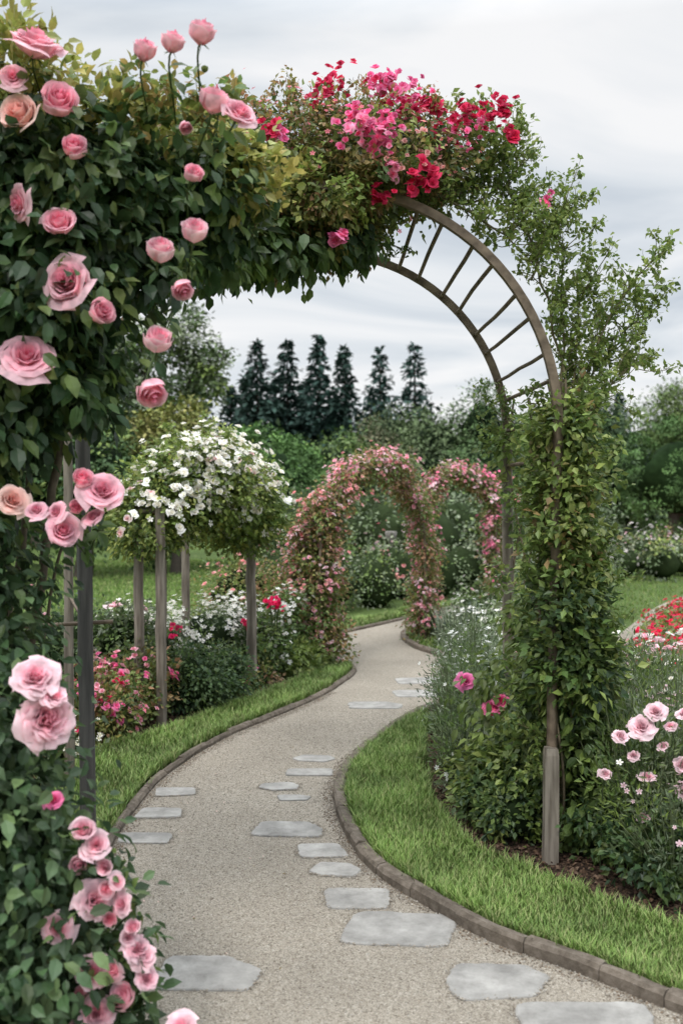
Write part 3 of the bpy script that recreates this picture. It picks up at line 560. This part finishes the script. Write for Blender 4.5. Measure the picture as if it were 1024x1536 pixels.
shrub('white_phlox',[(-.48,8.95,.4,.16,.2,.32),(-.6,8.7,.25,.18,.2,.2)],3500,.035,G_MID,[(200,.04,[DAISY],WH,6,.04)],c=False)
shrub('green_shrub',[(-.42,8.75,.14,.16,.2,.16),(-.27,9.05,.14,.13,.2,.15)],3800,.045,G_LIGHT)
shrub('green_shrub',[(-.25,9.6,.3,.22,.2,.3),(-.42,9.9,.5,.25,.3,.45)],5000,.04,G_MID+G_LIGHT)
mb=MB()
for x,y,z,m,s in((-.56,8.5,.66,22,.035),(-.76,8.3,.50,10,.025),(-1.35,8,.5,6,.03),(-.78,8.25,.55,6,.02)):
    flowers(mb,A(x,y,z)+rng.normal(size=(m,3))*s,A(0,-.5,.6)+rnd(m)*.5,.042,PUFF,*( (.7,.01,.09),(.88,.05,.2)))
    for k in range(4): tube(mb,np.linspace(A(x+rng.normal()*.05,y+.05,0),A(x+rng.normal()*.03,y,z),4),.004,2,(.05,.08,.03),4)
foliage(mb,[(-.6,8.55,.35,.15,.15,.25),(-.78,8.35,.3,.12,.12,.2)],1500,.045,G_MID,per=15); mb.build('red_rose_bush')
shrub('ground_cover_plants',[(x,y,.08,.22,.22,.14) for x,y in((-1.7,6.0),(-1.75,5.4),(-1.75,4.9),(-1.8,7.4),(-2.1,6.8),(-1.9,5.8),(-.75,8.2),(-1.3,7.9),(-2.2,7.8))],9000,.04,G_MID+G_GREY+G_BRONZE,[(80,.04,PUFF,HOT,2,.04),(80,.035,[DAISY],WHITE,3,.05)])
shrub('hydrangea_bush',[(-1.65,7.6,.4,.25,.25,.35)],4000,.05,G_MID+G_GREY,[(14,.10,PUFF,PALE,1,.0)])
shrub('tall_shrub',[(-2.1,7.6,.4,.35,.4,.4),(-2.4,6.6,.5,.4,.5,.5),(-2.3,5.4,.45,.4,.5,.5),(-2.2,4.6,.6,.35,.5,.6)],10000,.05,G_MID+G_DARK,[(50,.06,PUFF,PALE,2,.04)])

FE=[(.13,.165,.10),(.16,.195,.12),(.10,.135,.075),(.19,.215,.145)]
def feather(name,blobs,n,size,pal,stems=200,fl=None):
    mb=MB(); foliage(mb,blobs,n,size,pal,T=T_NEEDLE,shell=.1,cr=.16,per=40,droop=-.5,upn=.2,bright=.35)
    bl=np.array(blobs)
    for i in range(stems):
        b=bl[rng.integers(0,len(bl))]; d=rnd(1)[0]; d[2]=abs(d[2]); e=b[:3]+d*b[3:6]*rng.uniform(.85,1.2); s=A(b[0]+d[0]*b[3]*.3,b[1]+d[1]*b[4]*.3,0)
        m=(s+e)/2+A(0,0,.05); tube(mb,np.array([s,m,e]),.0022,2,(.13,.16,.08),4)
    for f in(fl or []): flowers_on(mb,blobs,f[0],f[1],f[2],*f[3],clus=f[4],cr=f[5],hi=1.15)
    return mb
FB=[(1.30,4.35,.40,.28,.4,.36),(1.55,4.6,.42,.35,.5,.38),(1.33,4.0,.22,.2,.25,.22),(1.75,4.2,.35,.35,.5,.35),(1.5,5.2,.42,.4,.5,.38),(1.3,5.6,.45,.3,.4,.36)]
mb=feather('x',FB,34000,.036,FE+G_MID+G_LIGHT[:2],440,[(200,.024,[DAISY],PALE,3,.03),(40,.026,[DAISY],WH,2,.03)])
foliage(mb,[(1.28,4.1,.14,.2,.25,.13),(1.2,4.4,.15,.2,.2,.15),(1.5,4.0,.15,.2,.2,.14)],3500,.04,G_MID+G_DARK,per=20)
for x,z,s in((1.128,.64,.06),(1.212,.676,.085),(1.38,.522,.075),(1.235,.474,.06),(1.41,.418,.10),(1.22,.312,.05),(1.27,.738,.07),(1.39,.732,.065),(1.067,.486,.05),(1.30,.60,.045),(1.44,.60,.07),(1.33,.68,.05),(1.18,.56,.045),(1.42,.32,.06)):
    P=A(x,4.05,z-.02); N=nrm(A(-.2,-.5,.9)+rnd(1)[0]*.3); place(mb,PEONY[rng.integers(0,2)],P[None]-N*s*.15,rnd(1),N[None],s,1,PALE[0],PALE[1],axis='flower',smooth=True)
    tube(mb,np.array([P-N*s*.2,P-N*.08,A(x+.03,4.25,0)]),.003,2,(.08,.11,.05),4)
mb.build('feathery_cosmos_bed')
mb=feather('x',[(.68,5.75,.36,.17,.35,.34),(.82,6.3,.42,.22,.4,.36),(.62,5.35,.2,.13,.2,.2),(.9,6.9,.4,.22,.4,.4)],17000,.035,FE+G_MID[:2],260,[(260,.025,[DAISY],((.8,.8,.7),(.9,.9,.88)),4,.04)])
foliage(mb,[(.80,5.0,.2,.2,.2,.2),(.72,5.3,.14,.15,.2,.16)],2500,.045,G_MID+G_LIGHT,per=18)
for x,y,z,s,c in((.765,5.0,.53,.09,HOT),(.80,5.0,.56,.075,HOT),(.74,5.02,.51,.065,HOT),(.63,5.1,.64,.08,((.76,.08,.32),(.9,.28,.55)))):
    P=A(x,y,z); N=nrm(A(-.1,-.6,.7)+rnd(1)[0]*.2); place(mb,PEONY[rng.integers(0,2)],P[None],rnd(1),N[None],s,1,c[0],c[1],axis='flower',smooth=True); tube(mb,np.array([P,P-N*.08,A(x+.02,5.3,0)]),.003,2,(.08,.11,.05),4)
mb.build('catmint_plant')
shrub('low_leafy_plant',[(.80,4.62,.12,.16,.15,.13),(1.0,4.55,.07,.12,.1,.08),(.68,4.85,.12,.12,.15,.12),(.95,4.75,.2,.2,.2,.2)],5200,.035,G_MID+G_DARK+G_LIGHT,per=20)
mb=feather('x',[(1.5,6.4,.32,.4,.5,.34),(1.9,5.8,.35,.4,.5,.36),(2.1,6.8,.3,.4,.5,.3),(1.6,7.4,.3,.35,.5,.3),(2.3,5.4,.35,.4,.5,.35),(2.0,4.8,.35,.4,.4,.36)],26000,.04,FE+G_MID,300,[(420,.038,[DAISY]+PUFF,WH,4,.06),(170,.06,PUFF,PALE,1,0),(40,.05,PUFF,SAL,1,0)])
mb.build('white_aster_bed')
mb=MB(); rb=[(2.62,7.9,.12,.3,.4,.2),(2.95,8.5,.12,.3,.5,.2),(3.1,9.2,.14,.3,.6,.22),(3.5,10.0,.14,.4,.6,.22),(3.8,10.9,.14,.4,.6,.22),(3.3,8.2,.12,.4,.5,.2),(4.0,9.6,.14,.4,.6,.2)]
foliage(mb,rb,14000,.05,G_MID+G_LIGHT,per=20); flowers_on(mb,rb,1900,.05,PUFF+[DAISY],(.65,.01,.06),(.88,.05,.15),clus=6,cr=.06,vary=.25); mb.build('red_salvia_bed')
def bedmass(name,poly,nb,r,h,n,size,pal,fls):
    P=scat(poly,nb); bl=[(p[0],p[1],h*rng.uniform(.35,.5),r*rng.uniform(.7,1.3),r*rng.uniform(.7,1.3),h*rng.uniform(.4,.7)) for p in P]
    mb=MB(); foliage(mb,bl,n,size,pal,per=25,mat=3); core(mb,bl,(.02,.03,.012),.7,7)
    for f in fls: flowers_on(mb,bl,f[0],f[1],f[2],*f[3],clus=f[4],cr=f[5],vary=.2,hi=1.2)
    mb.build(name)
GM7=[tuple(np.array(c)*.85) for c in G_MID+G_GREY]
bedmass('mixed_flower_border',[(1.2,9.3),(2.2,8.3),(2.5,9.8),(2.6,12.0),(1.5,11.9)],26,.28,.5,15000,.045,GM7,[(600,.045,[DAISY],WH,4,.06),(100,.05,PUFF,PALE,2,.05)])
bedmass('mixed_flower_border',[(2.6,13.5),(4.2,16.5),(8.5,21),(9,25),(4,22),(2.4,16)],70,.5,.7,24000,.085,GM7+G_BRONZE[:2],[(700,.06,PUFF+[DAISY],((.6,.5,.5),(.8,.76,.74)),6,.2),(160,.06,PUFF,PALE,4,.15)])
bedmass('rose_border',[(-.2,12.2),(.9,13.6),(2.4,16),(1.5,19),(-1,17),(-1.2,13)],42,.35,.85,22000,.055,GM7,[(300,.055,PUFF,SAL,8,.12),(160,.055,PUFF,PALE,5,.1)])
bedmass('shrub_border',[(-.5,17),(3.0,16),(5.5,20),(4,25),(-2,24)],40,.9,1.75,30000,.085,GM7+G_GREY,[(70,.1,PUFF,SAL,6,.2)])
bedmass('low_hedge_shrubs',[(8.0,26),(15,24),(18,29),(9,31)],26,.5,1.1,12000,.1,[(.09,.14,.035),(.12,.17,.05)],[])
shrub('olive_green_shrub',[(2.2,10.6,.5,.3,.4,.5),(2.5,11.6,.7,.45,.5,.65),(3.0,13,.7,.5,.6,.6)],9000,.05,G_GREY+G_MID,[(60,.05,PUFF,PINK,3,.06)])
mb=MB()
for x,y,h in((1.1,10.2,.42),(1.25,9.9,.38),(.98,10.7,.4),(1.38,10.5,.45)):
    n=260; P=A(x,y,0)+rng.normal(size=(n,3))*A(.05,.05,0); c=palmix(G_GREY+[(.10,.14,.12)],n); blades(mb,P,.016,h*rng.uniform(.6,1.15,n),c*.7,c*1.2,.8)
mb.build('spiky_iris_plant',[GRASS])
mb=MB(); prof=[(.0,0),(.22,0),(.22,.08),(.13,.12),(.11,.75),(.17,.8),(.17,.86),(.07,.92),(.06,1.0),(.16,1.12),(.2,1.24),(.17,1.27),(.0,1.24)]
k=16; V=[(.80+.5*r*math.cos(a),16.2+.5*r*math.sin(a),z*.78) for r,z in prof for a in np.arange(k)*2*math.pi/k]
F=[(i*k+j,i*k+(j+1)%k,(i+1)*k+(j+1)%k,(i+1)*k+j) for i in range(len(prof)-1) for j in range(k)]; mb.add(V,F,0,(1,1,1),True); mb.build('stone_urn',[STONE])

# ------------------------------------------------------------------ background trees and hedges
def conifer(x,y,H,R,col,dens=1.,zb=.4):
    mb=MB(); tube(mb,np.array([A(x,y,0),A(x+.05,y,H*.5),A(x,y,H*.99)]),[.16,.09,.015],2,(.05,.04,.03),7)
    P=[];D=[];S=[];nl=int(46*dens)
    for i in range(nl):
        f=(i+rng.random())/nl; z=zb+(H-zb)*f; rr=R*(1-f)**.8*rng.uniform(.7,1.15)+.06
        for b in range(int(9)):
            a=rng.uniform(0,6.283); r2=rr*rng.uniform(.6,1.1); dr=rng.uniform(.1,.45); m=max(3,int(16*r2/R))
            t=np.sort(rng.random(m))**.8; q=np.column_stack([x+np.cos(a)*r2*t,y+np.sin(a)*r2*t,z-dr*r2*t+.25*dr*r2*t**3])
            dirs=A(math.cos(a),math.sin(a),-dr)+rng.normal(size=(m,3))*.55; P.append(q);D.append(dirs);S.append(np.full(m,.26+.16*(1-f))*rng.uniform(.7,1.3,m))
    P=np.concatenate(P);D=np.concatenate(D);S=np.concatenate(S); n=len(P)
    place(mb,T_LEAF,P,D,A(0,0,1)+rnd(n)*.6,S,3,np.array(col)*rng.uniform(.6,1.5,(n,1)))
    return mb.build('pine_tree')
for x,y,H,R,c,d in((-3.8,45,8.5,2.15,(.02,.038,.03),1.5),(-2.5,46,8.7,2.2,(.018,.036,.029),1.5),(-1.02,45,8.7,1.9,(.023,.045,.037),1.4),(.12,45,8.2,1.85,(.023,.045,.035),1.4),(1.68,44,8.0,2.0,(.03,.054,.046),1.),(3.2,44,8.2,2.1,(.03,.054,.046),1.),(-5.2,47,6.6,1.9,(.016,.032,.024),1.3),(-4.6,48,7.2,1.8,(.016,.032,.024),1.2),(-7.2,50,8,2.2,(.016,.032,.022),1.),(13.9,50,6.6,1.5,(.028,.048,.038),1.),(-10.5,52,9,2.4,(.016,.032,.022),1.),(-1.8,49,7,2.,(.016,.032,.026),1.2),(-.4,49,6.6,2.,(.016,.032,.026),1.2),(-3.2,49,7.2,2.,(.016,.032,.026),1.2)): conifer(x,y,H,R,c,d)
def tree(name,x,y,blobs,n,size,pal,tr=.12,th=1.5,corecol=None,sh=.3,cr_=.2,lim=6):
    mb=MB(); base=A(x,y,0); tube(mb,np.array([base,base+A(.05,0,th*.5),base+A(0,0,th)]),[tr*1.3,tr,tr*.8],2,(.08,.065,.05),8)
    for i in range(lim):
        b=blobs[i%len(blobs)]; e=A(*b[:3])+rnd(1)[0]*A(*b[3:])*.4; s=base+A(0,0,th*.9); m=(s+e)/2+rng.normal(size=3)*.15; tube(mb,np.array([s,m,e]),[tr*.5,tr*.3,tr*.1],2,(.08,.065,.05),6)
    foliage(mb,blobs,n,size,pal,mat=3,shell=sh,cr=cr_,per=40,bright=.35)
    if corecol: core(mb,blobs,corecol,.6)
    return mb.build(name)
GMf=[tuple(np.array(c)*.85) for c in G_MID]
tree('broadleaf_tree',-4.6,24,[(-5.0,24,5.4,1.1,1,1.),(-3.9,24,5.2,1.,.9,1.),(-3.3,24,4.5,.7,.7,.8),(-4.4,24,4.0,1.2,1,.8),(-5.6,24,4.4,1,1,1)],11000,.12,G_GREY+GMf,.16,3.2,sh=.1,cr_=.16)
tree('golden_willow',-3.3,20,[(-3.2,20,2.9,.6,.6,.7),(-3.7,20,2.5,.6,.6,.8),(-2.9,20,2.2,.5,.6,.6)],5500,.12,[(.12,.13,.04),(.15,.14,.05),(.09,.10,.03)],.1,1.5)
tree('dark_yew_tree',-4.9,19,[(-4.6,19,1.8,1.,.9,1.3),(-6,19,2.2,1.1,.9,1.6),(-3.9,21,1.3,.8,.8,1.1)],9000,.12,G_DARK+GMf,.15,1.2,(.01,.016,.008))
tree('clipped_round_hedge',-1.6,22,[(-1.7,22,1.85,1.25,1.2,1.25),(-.95,22.5,1.5,.9,1,1.1)],18000,.08,[(.062,.115,.035),(.078,.14,.04),(.05,.095,.032)],.15,1.,(.018,.034,.014),sh=.88,cr_=.06)
tree('round_tree',.1,25,[(-.2,25,2.3,1.0,1,.8),(.6,25.5,2.1,.9,.9,.8)],6500,.11,GMf+[(.07,.10,.06)],.1,1,(.012,.02,.01))
tree('olive_tree',1.9,31,[(1.6,31,3.0,1.1,1,1.4),(2.8,30,2.9,1.2,1,1.3),(2.2,29,2.2,1.4,1,1)],11000,.13,[(.06,.085,.038),(.075,.10,.048),(.05,.07,.033)],.15,1.5,(.012,.02,.01))
tree('olive_tree',4.5,30,[(4.2,30,3.5,.9,.8,1.3),(5.1,30,2.9,.9,.9,1.3),(3.9,28,2.2,1,.9,1)],9000,.12,[(.037,.065,.027),(.052,.085,.032)],.15,1.5,(.01,.018,.008))
tree('bronze_tree',1.0,27,[(.9,27,2.6,.7,.7,.9),(1.5,27,2.2,.6,.7,.8)],4500,.11,[(.07,.07,.04),(.09,.08,.05),(.05,.07,.03)],.1,1.,(.015,.018,.01))
tree('large_round_hedge',10.6,32,[(10.8,32,2.1,1.9,1.6,1.95),(13.2,32.5,2.1,1.8,1.6,1.8)],20000,.10,[(.047,.088,.027),(.058,.105,.033),(.038,.073,.022)],.2,1.,(.014,.028,.01),sh=.9,cr_=.05)
tree('large_round_hedge',8.4,33,[(8.5,34,2.2,1.4,1.4,2.05),(7.0,35,2.0,1.3,1.3,2.0)],11000,.11,[(.037,.068,.023),(.047,.082,.027)],.2,1.,(.01,.02,.008),sh=.85,cr_=.08)
tree('broadleaf_tree',15,45,[(14.5,45,5.2,1.4,1.4,1.4),(16.5,45,5.4,1.6,1.5,1.6),(15.5,45,4.2,2,1.5,1.4)],9000,.17,[(.07,.105,.037),(.10,.135,.047)],.25,3)
tree('broadleaf_tree',11.3,48,[(10.8,48,4.6,1.5,1.4,1.2),(12.2,48,4.9,1.4,1.5,1.3),(9.3,48,4.1,1.4,1.5,1.2)],8000,.17,[(.04,.065,.035),(.055,.08,.042)],.25,3,(.012,.02,.01))
tree('broadleaf_tree',-9,30,[(-9,30,4.2,2,2,2),(-11.5,30,4.5,2,2,2.4),(-7.5,31,3,1.3,1.5,1.8)],12000,.18,GMf+G_DARK,.25,2.5,(.01,.018,.008))
def treeline(name,x0,x1,y,h,n,pal,nb):
    bl=[]
    for i in range(nb):
        x=x0+(x1-x0)*(i+rng.random())/nb; hh=h*rng.uniform(.65,1.2); bl.append((x,y+rng.uniform(-3,3),hh*.5,(x1-x0)/nb*rng.uniform(.8,1.4),1.6,hh*.55))
    mb=MB(); foliage(mb,bl,n,.3,pal,mat=3,per=30,shell=.6,cr=.15); core(mb,bl,(.012,.02,.01),.8); mb.build(name)
treeline('distant_tree_line',-60,70,62,5.4,42000,[(.037,.056,.04),(.047,.066,.044),(.032,.048,.036)],60)
treeline('shrub_belt',-7,18,37,3.2,16000,[(.045,.072,.034),(.06,.088,.042),(.035,.055,.028)],22)
treeline('shrub_belt',-22,-4,34,3.2,9000,[(.035,.06,.025),(.045,.075,.03)],14)

# ------------------------------------------------------------------ world, sun, camera
w=bpy.data.worlds.new('World'); scene.world=w; w.use_nodes=True; nt=w.node_tree; nt.nodes.clear(); K=nt.links.new
out=node(nt,'ShaderNodeOutputWorld'); sky=node(nt,'ShaderNodeTexSky',sky_type='NISHITA',sun_disc=False)
sky.sun_elevation=math.radians(52); sky.sun_rotation=math.radians(205)
b1=node(nt,'ShaderNodeBackground'); b1.inputs[1].default_value=.1; K(sky.outputs[0],b1.inputs[0])
tc=node(nt,'ShaderNodeTexCoord'); sp=node(nt,'ShaderNodeSeparateXYZ'); K(tc.outputs['Generated'],sp.inputs[0])
ad=node(nt,'ShaderNodeMath',operation='ADD'); K(sp.outputs[2],ad.inputs[0]); ad.inputs[1].default_value=.25
mxx=node(nt,'ShaderNodeMath',operation='MAXIMUM'); K(ad.outputs[0],mxx.inputs[0]); mxx.inputs[1].default_value=.08
dv=node(nt,'ShaderNodeVectorMath',operation='DIVIDE'); cb=node(nt,'ShaderNodeCombineXYZ'); 
for i in range(3): K(mxx.outputs[0],cb.inputs[i])
K(tc.outputs['Generated'],dv.inputs[0]); K(cb.outputs[0],dv.inputs[1])
mp=node(nt,'ShaderNodeMapping'); mp.inputs['Scale'].default_value=(1.0,1.4,1.0); mp.inputs['Location'].default_value=(3.6,2.3,0); mp.inputs['Rotation'].default_value=(0,0,.35); K(dv.outputs[0],mp.inputs[0])
ns=node(nt,'ShaderNodeTexNoise'); ns.inputs['Scale'].default_value=1.15; ns.inputs['Detail'].default_value=6; ns.inputs['Roughness'].default_value=.52; ns.inputs['Distortion'].default_value=.7; K(mp.outputs[0],ns.inputs[0])
rp=node(nt,'ShaderNodeValToRGB'); e=rp.color_ramp.elements; e[0].position=.36; e[0].color=(.55,.615,.69,1); e[1].position=.62; e[1].color=(.97,.97,.975,1); m_=e.new(.5); m_.color=(.78,.82,.86,1)
K(ns.outputs[0],rp.inputs[0])
mr=node(nt,'ShaderNodeMapRange'); mr.inputs['From Min'].default_value=.42; mr.inputs['From Max'].default_value=.9; mr.inputs['To Min'].default_value=1.; mr.inputs['To Max'].default_value=4.1; K(sp.outputs[2],mr.inputs['Value'])
b2=node(nt,'ShaderNodeBackground'); K(mr.outputs[0],b2.inputs[1]); K(rp.outputs[0],b2.inputs[0])
ms=node(nt,'ShaderNodeMixShader'); ms.inputs[0].default_value=.94; K(b1.outputs[0],ms.inputs[1]); K(b2.outputs[0],ms.inputs[2]); K(ms.outputs[0],out.inputs[0])
sd=bpy.data.lights.new('sun','SUN'); sd.energy=1.5; sd.angle=math.radians(14); sd.color=(1,.95,.88); so=bpy.data.objects.new('sun',sd); scene.collection.objects.link(so)
az=math.radians(205); el=math.radians(52); dirv=Vector((math.sin(az)*math.cos(el),math.cos(az)*math.cos(el),math.sin(el))); so.rotation_euler=dirv.to_track_quat('Z','Y').to_euler(); so.location=(0,-5,12)
cd=bpy.data.cameras.new('camera'); co=bpy.data.objects.new('camera',cd); scene.collection.objects.link(co); scene.camera=co
co.location=(0,0,1.6); co.rotation_euler=(math.radians(90),0,0); cd.sensor_fit='VERTICAL'; cd.sensor_height=36; cd.sensor_width=24; cd.lens=35.16; cd.shift_y=-.018; cd.clip_start=.05; cd.clip_end=2000
cd.dof.use_dof=True; cd.dof.focus_distance=4.8; cd.dof.aperture_fstop=2.6
scene.view_settings.view_transform='Standard'; scene.view_settings.look='None'; scene.view_settings.exposure=0
print('faces',sum(len(o.data.polygons) for o in bpy.data.objects if o.type=='MESH'))
